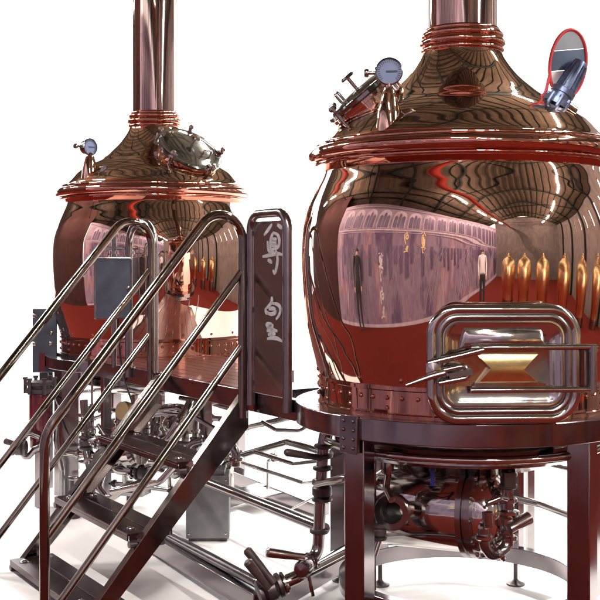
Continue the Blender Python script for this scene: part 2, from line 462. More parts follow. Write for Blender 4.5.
# ------------------------------------------------------------------ platform
pf = thing('platform', 'raised steel work platform with dark red deck boards between the two kettles', 'platform', PL(2.0, .733, 0))
dk = MB()
outl = [(.86, .70), (1.0, .45), (1.4, .2), (1.75, 0), (1.95, -.2), (3.9, -.2), (3.9, .70)]
def clip(poly, q0, q1):
    def cut(poly, f):
        out = []
        for i in range(len(poly)):
            a, b = poly[i], poly[(i+1) % len(poly)]; fa, fb = f(a), f(b)
            if fa >= 0: out.append(a)
            if fa*fb < 0:
                t = fa/(fa-fb); out.append((a[0]+(b[0]-a[0])*t, a[1]+(b[1]-a[1])*t))
        return out
    p = cut(poly, lambda p: p[1]-q0)
    return cut(p, lambda p: q1-p[1]) if p else p
q = -.2
while q < .69:
    pl = clip(outl, q+.003, min(q+.097, .697))
    if len(pl) > 2: dk.prism([PL(a, b, 1.046) for a, b in pl], V((0, 0, .016)))
    q += .1
dk.build('deck', deck_m, pf)
eb = MB()
a, b = PL(.235, .715, 1.01), PL(3.95, .715, 1.01)
# channel section front beam
eb.box((a+b)/2, (b-a).length/2, .004, .052, A, N); 
eb.box((a+b)/2+V((0, 0, .0495))-N*.022, (b-a).length/2, .0215, .0035, A, N)
eb.box((a+b)/2-V((0, 0, .0495))-N*.022, (b-a).length/2, .0215, .0035, A, N)
eb.build('edge_beam', beam_m, pf, bevel=.002)
for s in (1.0, 1.9, 2.8, 3.8): MB().bar(PL(s, .68, 1.0), PL(s, -.2, 1.0), .05, .08).build('cross_beam', beam_m, pf)
for (u, y, w) in ((206, 7.0, .06), (106, 7.55, .06)):
    p = P(u, 400, y); leg(p.x, p.y, .958, w, pf, ax=A)
p = P(71, 400, 7.9); leg(p.x, p.y, .958, .12, pf, ax=V((1, .1, 0)))

# ------------------------------------------------------------------ stair
SR, SL = .86, 1.95
M_ = 1.18
st = thing('stair', 'steep steel stair with dark red treads and tubular handrails up to the platform', 'stair', PL(1.4, 1.6, 0))
def stringer(s, side):
    mb = MB()
    t1 = .93
    a = PL(s, .735, 0); b = PL(s, .735+t1, 0)
    def pt(t, z, off): p = PL(s+off, .735+t, z); return p
    prof = [(0, 1.055), (.03, 1.055), (.90, 1.055-M_*.87), (.90, .02), (.80, .02), (0, .875)]
    mb.prism([pt(t, z, -.004) for t, z in prof], A*.008)
    # flanges of the channel: upper and lower lip turned to the outside
    for (t0, z0, t2, z2, sg) in ((.03, 1.055, .90, 1.055-M_*.87, -1), (0, .875, .79, .03, 1)):
        p0 = pt(t0, z0, 0); p1 = pt(t2, z2, 0); d = (p1-p0).normalized(); up = A.cross(d).normalized()
        if up.z < 0: up = -up
        mb.bar(p0+up*sg*.004-A*(.022*side), p1+up*sg*.004-A*(.022*side), .05, .007, up)
    return mb.build('stringer', stringer_m, st, bevel=.0015)
stringer(SR, -1); stringer(SL, 1)
for i, (t, z) in enumerate(((.28, .73), (.555, .40), (.815, .075))):
    mb = MB()
    c = PL((SR+SL)/2, .735+t, z-.012)
    w = (SL-SR)/2-.03
    mb.box(c, w, .125, .006, A, N)
    mb.box(c+N*.121-V((0, 0, .018)), w, .004, .0125, A, N)       # folded nosing
    mb.box(c-N*.121-V((0, 0, .018)), w, .004, .0125, A, N)
    mb.box(c-N*.01+V((0, 0, .0075)), w-.03, .0035, .0015, A, N)
    for sd in (-1, 1): mb.box(c+A*sd*(w-.006)-V((0, 0, .018)), .004, .11, .0125, A, N)
    o = mb.build('tread', tread_m, st, bevel=.002)
    bb = []
    for sd in (-1, 1):
        for qq in (-.07, .07):
            p = c+A*sd*(w-.09)+N*qq+V((0, 0, .006)); bb.append(MB()); bb[-1].lathe([(0, 0), (.03, 0), (.03, .003), (.017, .0035), (.015, .009), (.008, .012), (0, .012)], p, V((0, 0, 1)), 16)
    each(bb, 'bolt', steel, o)
    bk = []
    for sd in (-1, 1):
        p = c+A*sd*(w+.01)-V((0, 0, .045)); bk.append(MB()); bk[-1].box(p, .014, .07, .022, A, N); bk[-1].lathe([(0, -.02), (.018, -.02), (.018, .02), (0, .02)], p+N*.10, N, 12)
    each(bk, 'bracket', dark, o)
def handrail(s, nm):
    r = .0245
    mb = MB()
    q0 = .775
    top = 1.985
    tb = 1.118
    qd = .24
    pts = [PL(s, q0, .95), PL(s, q0, top+.06), PL(s, q0+.13, top+.06)]
    # apex loop then slope down to the lower post
    zs = lambda t: 1.95-M_*1.02*(t-.30)
    pts = [PL(s, q0, .93), PL(s, q0, 2.05), PL(s, q0+.02+.10, 2.06), PL(s, q0+.38, zs(.38)), PL(s, q0+tb-.02, zs(tb-.02)), PL(s, q0+tb-.02, .02)]
    f = fillet(pts[:3], 0)
    # arc through the top: build by hand
    path = [PL(s, q0, .93), PL(s, q0, 1.86)]
    R = .135; ang = math.atan(M_*1.02)
    cq, cz = q0+R, 1.86
    n = 16; end = math.pi/2-ang           # tangent of the slope
    for k in range(1, n+1):
        a = math.pi-(math.pi-(math.pi/2-ang))*k/n
        path.append(PL(s, cq+R*math.cos(a), cz+R*math.sin(a)))
    la = path[-1]; qa = cq+R*math.cos(end); za = cz+R*math.sin(end)
    qb = .735+1.118; zb = za-M_*1.02*(qb-qa)
    low = fillet([path[-1], PL(s, qb, zb), PL(s, qb, .02)], .22, 10)
    path += low[1:]
    mb.tube(path, r, seg=20)
    o = mb.build('handrail', rail_m, st)
    for z in (1.705, 1.31):
        zz = z-M_*(qb-q0)
        e = PL(s, qb, zz) if zz > .05 else PL(s, q0+(z-.10)/M_, .10)
        MB().tube([PL(s, q0+.005, z), e], .019, seg=16).build('mid_rail', rail_m, o)
    return o
handrail(SR-.01, 'r'); handrail(SL+.03, 'l')

# ------------------------------------------------------------------ sign panel with two brushed characters
s0, s1 = .815, .455
sg = thing('sign_panel', 'narrow mirror steel guard panel with two white brushed Chinese characters in a tube frame', 'sign panel', PL((s0+s1)/2, .745, 1.06))
q_ = .745
pts = [PL(s0, q_, 1.0), PL(s0, q_, 2.0), PL(s1, q_, 2.0), PL(s1, q_, 1.0)]
MB().tube(pts, .0245, .085, 20, n=10).build('frame', brushed, sg)
pm = MB(); mid = PL((s0+s1)/2, q_, 1.515)
pm.box(mid, (s0-s1)/2-.032, .004, .445, A, N)
pnl = pm.build('panel', panel_m, sg, bevel=.001)
for z in (1.12, 1.5, 1.9):
    for s in (s0-.028, s1+.028): MB().box(PL(s, q_, z), .012, .006, .014, A, N).build('panel_clip', dark, sg)
chs = MB()
def cpx(x, y, off):   # crop pixels -> panel plane
    u = 250+x*45/338.; v = off+y*80/600.
    # ray of the photograph pixel onto the panel plane (the front face of the panel)
    o = V((0, 0, CH)); d = V(((u-300)/F, 1, (HOR-v)/F)); p0 = mid+N*.0045
    t = (p0-o).dot(N)/d.dot(N)
    return o+d*t
Z1 = [[(165, 70), (140, 108), (106, 152)], [(205, 72), (228, 88), (242, 100)],
      [(182, 128), (163, 160), (154, 210), (156, 258)], [(178, 134), (208, 150), (220, 190), (214, 235), (188, 250), (156, 262)],
      [(164, 182), (182, 184), (200, 180)], [(162, 205), (196, 203)], [(160, 226), (180, 228), (200, 222)], [(132, 195), (136, 245), (150, 275), (180, 270)],
      [(95, 312), (140, 303), (200, 290), (242, 298)], [(192, 262), (206, 310), (204, 370), (186, 436), (172, 412)], [(134, 338), (150, 345), (164, 360)]]
Z2 = [[(162, 88), (164, 110), (156, 140), (112, 186)], [(116, 180), (122, 205), (140, 212)], [(160, 136), (205, 145), (228, 175), (222, 220), (196, 258)],
      [(142, 182), (168, 176), (192, 184)], [(130, 210), (160, 218), (188, 208), (192, 186)], [(126, 286), (160, 300), (128, 322)],
      [(120, 290), (140, 318), (166, 312)], [(128, 345), (165, 338), (204, 346)], [(168, 292), (166, 340), (158, 385)], [(136, 372), (165, 366), (190, 368)],
      [(130, 404), (165, 396), (205, 402), (242, 424)]]
for Z, off in ((Z1, 215), (Z2, 285)):
    chs = MB()
    for strk in Z:
        sm = crom([(float(a), float(b)) for a, b in strk], 5)
        n = len(sm)
        ribbon(chs, [(cpx(a, b, off), .55+.75*math.sin(math.pi*min(1, (i+.6)/n))) for i, (a, b) in enumerate(sm)], N, .0165, .0015)
    chs.build('character', char_m, pnl)

# second, plain hoop of the guard rail at the far side of the stair
gr = thing('guard_hoop', 'plain bent tube guard hoop standing behind the left stair handrail', 'guard rail', PL(2.2, .74, 1.06))
MB().tube([PL(2.03, .73, 1.0), PL(2.03, .73, 2.0), PL(2.42, .73, 2.0), PL(2.42, .73, 1.0)], .0245, .16, 20, n=12).build('hoop_tube', brushed, gr)
for s in (2.03, 2.42): MB().lathe([(.02, 1.062), (.045, 1.062), (.045, 1.07), (.026, 1.074)], PL(s, .73, 0), seg=20).build('base_flange', steel, gr)

# control box on two posts
cb = thing('control_box', 'blue grey metal control box held on two posts before the back kettle', 'control box', P(113, 370, 7.05))
cx = V((1, .12, 0)).normalized(); cy = V((.12, -1, 0)).normalized()
c = P(113.5, 288, 7.0)
bx = MB().box(c, .122, .045, .20, cx, cy).build('case', box_m, cb, bevel=.006)
for z in (-.13, .13): MB().box(c+cy*.05-cx*.112+V((0, 0, z)), .008, .006, .022, cx, cy).build('hinge', brushed, cb)
MB().lathe([(0, 0), (.012, 0), (.012, .008), (.004, .010), (0, .010)], c+cy*.046+cx*.095, cy, 16).build('lock', steel, cb)
fr = MB().tube(rrect(c+cy*.046, cx, V((0, 0, 1)), .232, .388, .012, 4), .006, closed=True, seg=8).build('cover_frame', brushed, cb)
for x in (-.0, .105):
    p = c-cy*.07+cx*x
    mb = MB().tube([V((p.x, p.y, 1.06)), V((p.x, p.y, c.z+.33))], .017, seg=14)
    po = mb.build('post', brushed, cb)
    MB().tube([V((p.x, p.y, c.z+.26))-cx*.05, V((p.x, p.y, c.z+.26))+cx*.05], .010, seg=10).build('cross_handle', steel, po)
    MB().lathe([(.018, 0), (.028, 0), (.028, .02), (.018, .02)], V((p.x, p.y, c.z+.22)), seg=16).build('collar', steel, po)

# ------------------------------------------------------------------ pipework below
def pipe(name, label, px, r, fil=.06, m=None, cat='pipe', group=None, closed_ends=True):
    pts = [P(*p) for p in px]
    return thing_pipe(name, label, pts, r, fil, m or steel, cat, group)
def thing_pipe(name, label, pts, r, fil, m, cat, group=None):
    root = thing(name, label, cat, pts[0], group)
    MB().tube(pts, r, fil, 16, n=8).build('tube', m, root)
    return root
def clampring(root, p, d, r, m=None, w=.012):
    mb = MB().lathe([(r*.9, -w), (r*1.25, -w), (r*1.55, -w*.5), (r*1.55, w*.5), (r*1.25, w), (r*.9, w)], p, d, 24)
    x, y = frame(d)
    mb.box(p+x*r*1.7, r*.28, r*.25, w*.9, x, None, d); mb.lathe([(0, 0), (r*.3, 0), (r*.36, r*.2), (r*.3, r*.5), (0, r*.55)], p+x*r*1.9, x, 10)
    return mb.build('pipe_clamp', m or steel, root)
def lever(root, base, tip, m, w=.026, axis=None, body=.035):
    d = (tip-base).normalized(); L = (tip-base).length
    mb = MB().tube([base, base+d*L*.25, base+d*L*.5, base+d*L*.95, tip], [w*.45, w*.42, w*.5, w*.55, w*.35], seg=12)
    o = mb.build('lever', m, root)
    return o
def valve(root, p, d, r, m=None):
    mb = MB().lathe([(0, -r*1.6), (r, -r*1.6), (r*1.5, -r*1.4), (r*1.5, -r*1.0), (r*1.1, -r*.9), (r*1.45, -r*.5), (r*1.45, r*.5), (r*1.1, r*.9), (r*1.5, r*1.0), (r*1.5, r*1.4), (r, r*1.6), (0, r*1.6)], p, d, 24)
    return mb.build('valve_body', m or steel, root)

# riser by the front leg
rp = pipe('riser_pipe', 'upright dark pipe with clamps and two levers left of the front leg', [(352, 427, 5.35), (325, 426, 5.35), (322, 470, 5.35), (318, 552, 5.35), (300, 572, 5.25)], .030, .07, brushed)
up = V((0, 0, 1))
for v in (446, 456, 468, 481, 531): clampring(rp, P(323.5-(v-446)*.05, v, 5.35), up, .031, dark)
valve(rp, P(322, 491, 5.35), up, .034, dark)
lever(rp, P(321, 458, 5.31), P(285, 452, 5.2), lever_m, .036)
lever(rp, P(316, 485, 5.30), P(346, 478, 5.0), lever_light, .036)
clampring(rp, P(311, 561, 5.31), (P(300, 572, 5.25)-P(318, 552, 5.35)), .031)
# pipes running left behind the stair
w1 = pipe('process_pipe', 'long polished pipe bending past the riser, upper of the run between stair and leg', [(232, 458, 7.0), (288, 442, 6.3), (330, 454, 5.7)], .021, .12)
clampring(w1, P(240, 455.7, 6.9), (P(288, 442, 6.3)-P(232, 458, 7.0)), .022); valve(w1, P(233, 457, 6.95), (P(288, 442, 6.3)-P(232, 458, 7.0)), .03)
pipe('process_pipe', 'polished pipe just under the platform beam right of the stair', [(215, 437, 7.4), (250, 427, 7.2), (300, 415, 6.6)], .019, .1)
pipe('return_bend', 'thin polished tube with rounded return under the platform beam', [(262, 422, 6.8), (276, 430, 6.7), (300, 431, 6.6), (309, 425, 6.6), (309, 412, 6.6)], .013, .05)
pipe('process_pipe', 'thin bent tube in the middle of the pipe run left of the riser', [(255, 452, 6.6), (294, 464, 6.2), (320, 461, 5.8)], .013, .06)
tp_ = pipe('sample_tube', 'thin upright sample tube with a tiny valve standing on the base plate', [(268, 489, 7.6), (268, 460, 7.6), (275, 455, 7.5)], .012, .03)
valve(tp_, P(274, 457, 7.5), up, .020)
pipe('process_pipe', 'thin straight tube lowest of the polished run left of the riser', [(236, 461, 7.3), (304, 483, 6.5), (322, 481, 6.2)], .014, .06)
pipe('process_pipe', 'thick dark pipe sloping in view from stair stringer to the riser foot', [(196, 478, 6.6), (325, 529, 5.35)], .030, .02, brushed)
pipe('drain_tube', 'very thin tube crossing above the floor left of the riser', [(292, 509, 6.6), (322, 493, 6.2)], .006, .02)
# front base frame
bf = thing('base_frame', 'long rectangular floor beam with a pipe along it left of the front leg', 'floor frame', P(205, 590, 5.8))
mb = MB().bar(P(130, 527, 6.9), P(262, 604, 5.2), .09, .10); mb.build('beam', beam_m, bf, bevel=.004)
mb = MB().bar(P(262, 605, 5.2), P(348, 556, 6.0), .09, .10); mb.build('beam', beam_m, bf, bevel=.004)
bp = thing_pipe('floor_pipe', 'dark round pipe lying along the front floor beam towards the levers', [P(140, 521, 6.85), P(258, 583, 5.25), P(268, 588, 5.2)], .028, .05, brushed, 'pipe')
jp = thing_pipe('floor_pipe', 'polished pipe from the lever valves along the floor to the front leg', [P(262, 592, 5.15), P(300, 576, 5.2), P(352, 548, 5.75)], .034, .05, steel, 'pipe')
dj = (P(300, 576, 5.2)-P(262, 592, 5.15)).normalized()
valve(jp, P(270, 589, 5.13), dj, .040, dark); clampring(jp, P(284, 583, 5.17), dj, .036)
lever(jp, P(274, 583, 5.08), P(246, 549, 5.1), lever_m, .042); lever(jp, P(268, 588, 5.05), P(247, 561, 5.0), lever_m, .042)
va = P(304, 568, 5.1)
MB().lathe([(0, -.045), (.034, -.045), (.042, -.03), (.042, .03), (.034, .045), (.026, .046), (0, .05)], va, V((-.35, -1, 0)), 28).build('valve_body', brushed, jp)
lever(jp, va+V((0, 0, .05)), P(266, 552, 5.05), lever_light, .044)
MB().tube([P(309, 577, 5.1), P(313, 596, 5.1)], .009, seg=10).build('drain_pin', steel, jp)
# far floor skid
fs = thing('floor_skid', 'low dark floor skid with a light base plate far behind the pipes', 'floor skid', P(268, 490, 8.0))
mb = MB().bar(P(232, 474, 8.5), P(322, 511, 7.45), .12, .10); mb.build('beam', beam_m, fs, bevel=.004)
mb = MB().bar(P(262, 489, 7.9), P(205, 508, 7.4), .10, .08); mb.build('beam', beam_m, fs, bevel=.004)
mb = MB().prism([P(236, 490, 7.75)+V((0, 0, 0)), P(262, 499, 7.5), P(282, 494, 7.6), P(256, 486, 7.85)], V((0, 0, .012))); mb.build('base_plate', brushed, fs)

# cabinet on the floor, under the stair
c = P(207, 500, 6.75)
gc = thing('floor_cabinet', 'plain grey sheet metal cabinet standing on the floor behind the stair', 'cabinet', V((c.x, c.y+.1, 0)))
MB().box(V((c.x, c.y+.12, .215)), .135, .12, .195, V((1, .03, 0))).build('case', grey_sheet, gc, bevel=.006)
for x_ in (-.115, .115):
    for z_ in (.05, .385): MB().bolt(V((c.x+x_, c.y+.001+x_*.03, z_)), V((.03, -1, 0)), .007, .005).build('screw', steel, gc)
MB().box(V((c.x, c.y+.12, .012)), .12, .10, .012, V((1, .03, 0))).build('plinth', dark, gc)
MB().box(V((c.x, c.y+.12, .425)), .105, .09, .016, V((1, .03, 0))).build('top_plate', grey_sheet, gc, bevel=.003)

# horizontal vessel under the near kettle
def vessel(label, hv0, hv1):
    hd_ = (hv1-hv0).normalized(); HL = (hv1-hv0).length
    hv = thing('collecting_vessel', label, 'vessel', V((hv0.x, hv0.y, hv0.z-.2)))
    pr = [(0, -.10), (.09, -.09), (.16, -.05), (.19, 0)]+[(.19, HL-.02), (.19, HL)]
    MB().lathe(pr, hv0, hd_, 72).build('shell', bright, hv, angle=40)
    MB().lathe([(.18, HL), (.215, HL+.002), (.215, HL+.028), (.205, HL+.032), (.205, HL+.04), (.215, HL+.044), (.215, HL+.07), (.18, HL+.072)], hv0, hd_, 72).build('flange', brushed, hv)
    MB().lathe([(.188, HL+.07), (.19, HL+.10), (.175, HL+.15), (.13, HL+.19), (.06, HL+.21), (0, HL+.213)], hv0, hd_, 72).build('dished_end', bright, hv, angle=60)
    x, y = frame(hd_); bb = []
    for k in range(12):
        a = 2*math.pi*k/12; bb.append(MB().bolt(hv0+hd_*(HL+.07)+(x*math.cos(a)+y*math.sin(a))*.203, hd_, .012, .012))
    each(bb, 'flange_bolt', steel, hv)
    for t in (.08, HL-.10):
        q = hv0+hd_*t; MB().bar(q+V((0, 0, .16)), V((q.x, q.y, .86)), .03, .05, hd_).build('hanger', brushed, hv)
    return hv
hv = vessel('horizontal polished steel vessel with a dished end slung beneath the front kettle', P(388, 505, 5.30), P(468, 511, 5.12))
vessel('dark steel vessel with bolted end hanging under the back kettle behind the top tread', P(128, 428, 8.35), P(170, 432, 8.0))
pc = P(392, 512, 5.0); pd = V((-.35, -1, 0)).normalized()
MB().lathe([(.062, .0), (.062, -.26)], pc, pd, 40).build('port_neck', steel, hv)
MB().lathe([(.053, .015), (.080, .015), (.085, .01), (.085, -.018), (.062, -.02), (.053, -.02)], pc, pd, 40, closed=True).build('port_flange', brushed, hv)
MB().lathe([(.055, .012), (.052, -.15), (0, -.15)], pc, pd, 32).build('port_bore', bore, hv)
MB().box(P(432.5, 476, 4.93), .010, .002, .045, V((1, 0, 0))).build('blue_strap', blue_tag, hv)

# plumbing at the front of the vessel
fp = pipe('vent_pipe', 'short bent pipe with a small valve hanging over the round vessel port', [(386, 447, 5.0), (388, 474, 5.0), (386, 488, 4.97), (392, 500, 4.9)], .017, .04)
MB().lathe([(.0, -.035), (.026, -.035), (.03, -.02), (.03, .03), (.02, .045), (0, .045)], P(387.5, 466, 5.0), up, 20).build('valve_body', brushed, fp)
rg = [(C0+V((math.cos(math.radians(a)), math.sin(math.radians(a)), 0))*.70+V((0, 0, .885))) for a in range(-165, -14, 6)]
rgp = thing_pipe('ring_pipe', 'curved polished pipe following the underside of the front kettle ring', rg+[V((1.62, 5.25, .92))], .018, .0, steel, 'pipe')
pipe('process_pipe', 'dark pipe bending up beside the right leg of the front kettle', [(505, 496, 5.9), (540, 504, 5.7), (575, 517, 5.35), (584, 506, 5.3)], .020, .05, brushed)
pipe('process_pipe', 'thin tube behind the right leg just below the kettle ring', [(515, 457, 6.0), (548, 464, 5.9), (600, 476, 5.7)], .013, .05, brushed)
pp = thing('support_post', 'light steel post standing behind the front kettle near its right leg', 'post', V((P(530, 500, 6.4).x, 6.4, 0)))
q = P(530, 500, 6.4); MB().box(V((q.x, q.y, .50)), .022, .022, .46, V((1, .2, 0))).build('post', brushed, pp, bevel=.003)
MB().box(V((q.x, q.y, .02)), .05, .05, .02, V((1, .2, 0))).build('foot_plate', brushed, pp)
dv = pipe('drain_valve', 'upright drain valve assembly with silver lever and U bend beside the vessel end', [(508, 452, 4.95), (508, 500, 4.95), (508, 547, 4.95), (492, 556, 4.9), (484, 545, 4.85), (484, 528, 4.85)], .026, .05, brushed, 'valve')
for v in (474, 486, 500, 512, 538): clampring(dv, P(508, v, 4.95), up, .027, dark if v in (486, 512) else steel)
valve(dv, P(508, 521, 4.95), up, .034, steel)
MB().box(P(508, 479, 4.93), .028, .028, .034, V((1, .2, 0))).build('sight_block', dark, dv, bevel=.004)
lever(dv, P(509, 529, 4.88), P(530, 517, 4.93), lever_light, .055)
clampring(dv, P(484, 537, 4.85), up, .028); clampring(dv, P(500, 553, 4.93), V((1, 0, .5)), .028)
MB().tube([P(487, 503, 4.82), P(500, 498, 4.85), P(508, 500, 4.93)], .014, .03, 12).build('side_branch', steel, dv)
MB().tube([P(488, 512, 4.80), P(489, 527, 4.80)], .022, seg=14).build('coupling', brushed, dv)
MB().tube([P(512, 530, 4.9), P(512, 546, 4.9)], .006, seg=8).build('drain_pin', steel, dv)
# left of leg, below: small tap
tp2 = pipe('sample_tap', 'small sample tap with bent spout right of the front leg', [(372, 508, 5.1), (378, 520, 5.05), (379, 540, 5.02), (374, 555, 5.0)], .016, .04, brushed, 'tap')
valve(tp2, P(379, 532, 5.02), up, .024, dark)
for i, (v, nm) in enumerate(((452, 'upper'), (458, 'lower'))):
    pass
pipe('process_pipe', 'pair pipe crossing just beneath the ring right of the front leg', [(360, 434, 5.25), (400, 452, 5.1), (450, 456, 5.0), (520, 447, 5.1)], .020, .1)
pipe('process_pipe', 'short stub pipe behind the front leg at the height of the ring', [(340, 444, 5.5), (400, 441, 5.5), (440, 448, 5.6)], .024, .05, steel)

# ------------------------------------------------------------------ left side: column, switch box, pump and tangle
eb_ = thing('switch_box', 'tall dark grey switch box on posts left of the back kettle', 'switch box', V((P(45, 400, 8.3).x, 8.3, 0)))
c = P(45, 340, 8.2)
MB().box(c, .09, .07, .24, V((1, .2, 0))).build('case', box_m, eb_, bevel=.006)
for z in (.19, -.02):
    for x in (-.06, .06): MB().bolt(c+V((x, -.075+x*.1, z)), V((.2, -1, 0)), .016, .012).build('bolt', steel, eb_)
MB().lathe([(0, 0), (.014, 0), (.014, .012), (.005, .016), (0, .016)], c+V((.065, -.06, .06)), V((.2, -1, 0)), 14).build('lock', steel, eb_)
MB().box(P(42, 362, 8.1), .022, .012, .07, V((1, .2, 0))).build('red_label', redcol, eb_)
MB().box(V((c.x, c.y+.04, .56)), .05, .03, .53, V((1, .2, 0))).build('post', beam_m, eb_)
rc = thing('red_column', 'glossy dark red cylinder with clamp collar at the far left by the handrail', 'filter housing', V((P(40, 400, 7.7).x, 7.7, 0)))
p = P(40, 400, 7.7)
MB().lathe([(0, .40), (.05, .40), (.075, .44), (.075, .80), (.07, .82), (0, .82)], V((p.x, p.y, 0)), seg=40).build('cylinder', redcol, rc)
MB().lathe([(.06, .82), (.10, .82), (.10, .85), (.085, .855), (.085, .87), (.10, .875), (.10, .90), (.03, .905), (0, .905)], V((p.x, p.y, 0)), seg=40).build('collar', dark, rc)
for a in range(0, 360, 60):
    d = V((math.cos(math.radians(a)), math.sin(math.radians(a)), 0)); MB().lathe([(0, -.05), (.013, -.05), (.013, .05), (.02, .05), (.02, .065), (0, .067)], V((p.x, p.y, .865))+d*.105, seg=10).build('collar_bolt', dark, rc)
MB().box(V((p.x, p.y, .21)), .03, .03, .20).build('pedestal', beam_m, rc)
o_ = pipe('bypass_pipe', 'small looped bypass pipe with valve at the far left edge', [(45, 445, 7.6), (35, 449, 7.6), (24, 462, 7.6), (22, 440, 7.6), (28, 432, 7.6), (40, 437, 7.6)], .022, .04, brushed)
valve(o_, P(19, 448, 7.55), V((1, 0, 0)), .036, dark); lever(o_, P(18, 445, 7.5), P(5, 441, 7.4), lever_m, .04)

pu = thing('pump', 'horizontal transfer pump with brass coupling and curved hoses under the stair', 'pump', P(130, 480, 7.1))
p0 = P(100, 462, 7.3); p1 = P(158, 446, 7.0); pdv = (p1-p0).normalized()
MB().lathe([(0, 0), (.07, 0), (.085, .02), (.085, .06), (.07, .065), (.07, .22), (.06, .26), (.03, .28), (0, .28)], p0, pdv, 36).build('motor', brushed, pu)
MB().lathe([(0, .28), (.10, .28), (.11, .30), (.11, .36), (.09, .38), (.03, .39), (0, .39)], p0, pdv, 36).build('pump_head', steel, pu)
fin = MB()
for k in range(16):
    a = 2*math.pi*k/16; x, y = frame(pdv); d = x*math.cos(a)+y*math.sin(a); fin.bar(p0+pdv*.07+d*.076, p0+pdv*.21+d*.076, .004, .016, d)
fin.build('cooling_fins', brushed, pu)
MB().tube([P(150, 448, 6.95), P(168, 440, 6.8), P(180, 420, 6.8), P(190, 402, 7.0)], .026, .08, 16).build('outlet_pipe', steel, pu)
MB().tube([P(104, 470, 7.15), P(98, 488, 7.0), P(108, 500, 6.95), P(125, 488, 6.9), P(150, 480, 7.0)], .024, .06, 16).build('inlet_pipe', steel, pu)
MB().lathe([(0, -.03), (.06, -.03), (.065, 0), (.06, .03), (0, .03)], P(125, 411, 7.1), V((-.6, -.8, .2)), 28).build('brass_coupling', brass, pu)
MB().tube([P(118, 450, 7.1), P(122, 425, 7.1), P(125, 411, 7.15)], .022, .03, 14).build('coupling_pipe', brushed, pu)
MB().lathe([(0, -.05), (.05, -.05), (.058, -.03), (.058, .03), (.05, .05), (0, .05)], P(172, 424, 7.2), V((.5, -.8, .1)), 28).build('sight_glass', steel, pu)
MB().box(P(130, 492, 7.15), .12, .07, .012, V((1, -.3, 0))).build('base', brushed, pu)
MB().box(V((P(130, 492, 7.15).x, 7.15, .15)), .02, .02, .15).build('pedestal', dark, pu)
# small pipes left
pipe('process_pipe', 'upper small pipe rack tube left of the stair below the deck', [(82, 392, 7.7), (120, 387, 7.6), (160, 396, 7.5)], .013, .05)
pipe('process_pipe', 'lower small pipe rack tube left of the stair with end bend', [(80, 422, 7.7), (102, 416, 7.6), (108, 404, 7.6), (108, 380, 7.6)], .013, .05)
pipe('process_pipe', 'thin upright tube in the gap left of the stair', [(92, 372, 7.65), (92, 420, 7.65)], .009, 0)
pipe('process_pipe', 'horizontal tube beneath the deck between the stair stringers', [(150, 412, 7.3), (200, 405, 7.2), (232, 398, 7.1)], .017, .05)
pipe('process_pipe', 'bent tube below the second tread with white highlight', [(112, 492, 6.9), (160, 482, 6.7), (178, 462, 6.7), (205, 452, 6.8)], .022, .07)
pipe('process_pipe', 'sloping tube behind the top tread ending at the right stringer', [(178, 408, 7.1), (214, 428, 6.9), (240, 436, 6.8)], .015, .05, brushed)
pipe('process_pipe', 'dark upright tube beside the thick post at the far left', [(58, 405, 7.75), (56, 440, 7.7), (62, 470, 7.7), (62, 505, 7.7)], .020, .05, brushed)
def elbow_run(label, px, r, m=None, clamps=(), valves=()):
    o = pipe('process_pipe', label, px, r, .06, m)
    pts = [P(*p) for p in px]
    for k, t in clamps:
        a, b = pts[k], pts[k+1]; clampring(o, a+(b-a)*t, b-a, r*1.05)
    for k, t in valves:
        a, b = pts[k], pts[k+1]; valve(o, a+(b-a)*t, b-a, r*1.1, dark)
    return o
elbow_run('clamped pipe dropping behind the second tread with a dark valve', [(88, 440, 7.4), (112, 446, 7.3), (116, 470, 7.2), (150, 474, 7.1)], .030, steel, [(0, .4), (1, .5), (2, .5)], [(2, .8)])
elbow_run('pipe loop between the two upper treads ending in a clamp', [(150, 470, 7.0), (186, 458, 6.9), (190, 444, 6.9), (222, 436, 6.9)], .026, brushed, [(0, .3), (2, .4), (2, .8)], [(0, .7)])
elbow_run('dark pipe with a tall valve left of the pump motor', [(84, 400, 7.4), (86, 450, 7.4), (94, 486, 7.3), (84, 505, 7.3)], .028, brushed, [(0, .3), (0, .6), (1, .3)], [(0, .85)])
elbow_run('slim bright pipe running level under the platform beam left of the riser', [(180, 398, 7.5), (214, 404, 7.3), (240, 412, 7.2)], .018, steel, [(0, .5)])
elbow_run('short clamped elbow at the upper end of the right stair stringer', [(205, 446, 6.5), (222, 440, 6.4), (236, 449, 6.3), (236, 466, 6.3)], .028, brushed, [(0, .5), (1, .6), (2, .6)], [(1, .2)])
mf = thing('valve_manifold', 'dense manifold of clamped steel pipes and valves under the back kettle behind the stair', 'manifold', P(130, 470, 7.6))
for (u0, v0, u1, v1, r) in ((84, 408, 236, 420, .019), (60, 452, 232, 470, .024), (70, 478, 228, 497, .017)):
    a, b = P(u0, v0, 7.75), P(u1, v1, 7.1)
    t = MB().tube([a, b], r, seg=14).build('header', steel, mf)
    for k in (.12, .3, .47, .66, .85): clampring(t, a+(b-a)*k, b-a, r*1.05, dark if k in (.3, .66) else None)
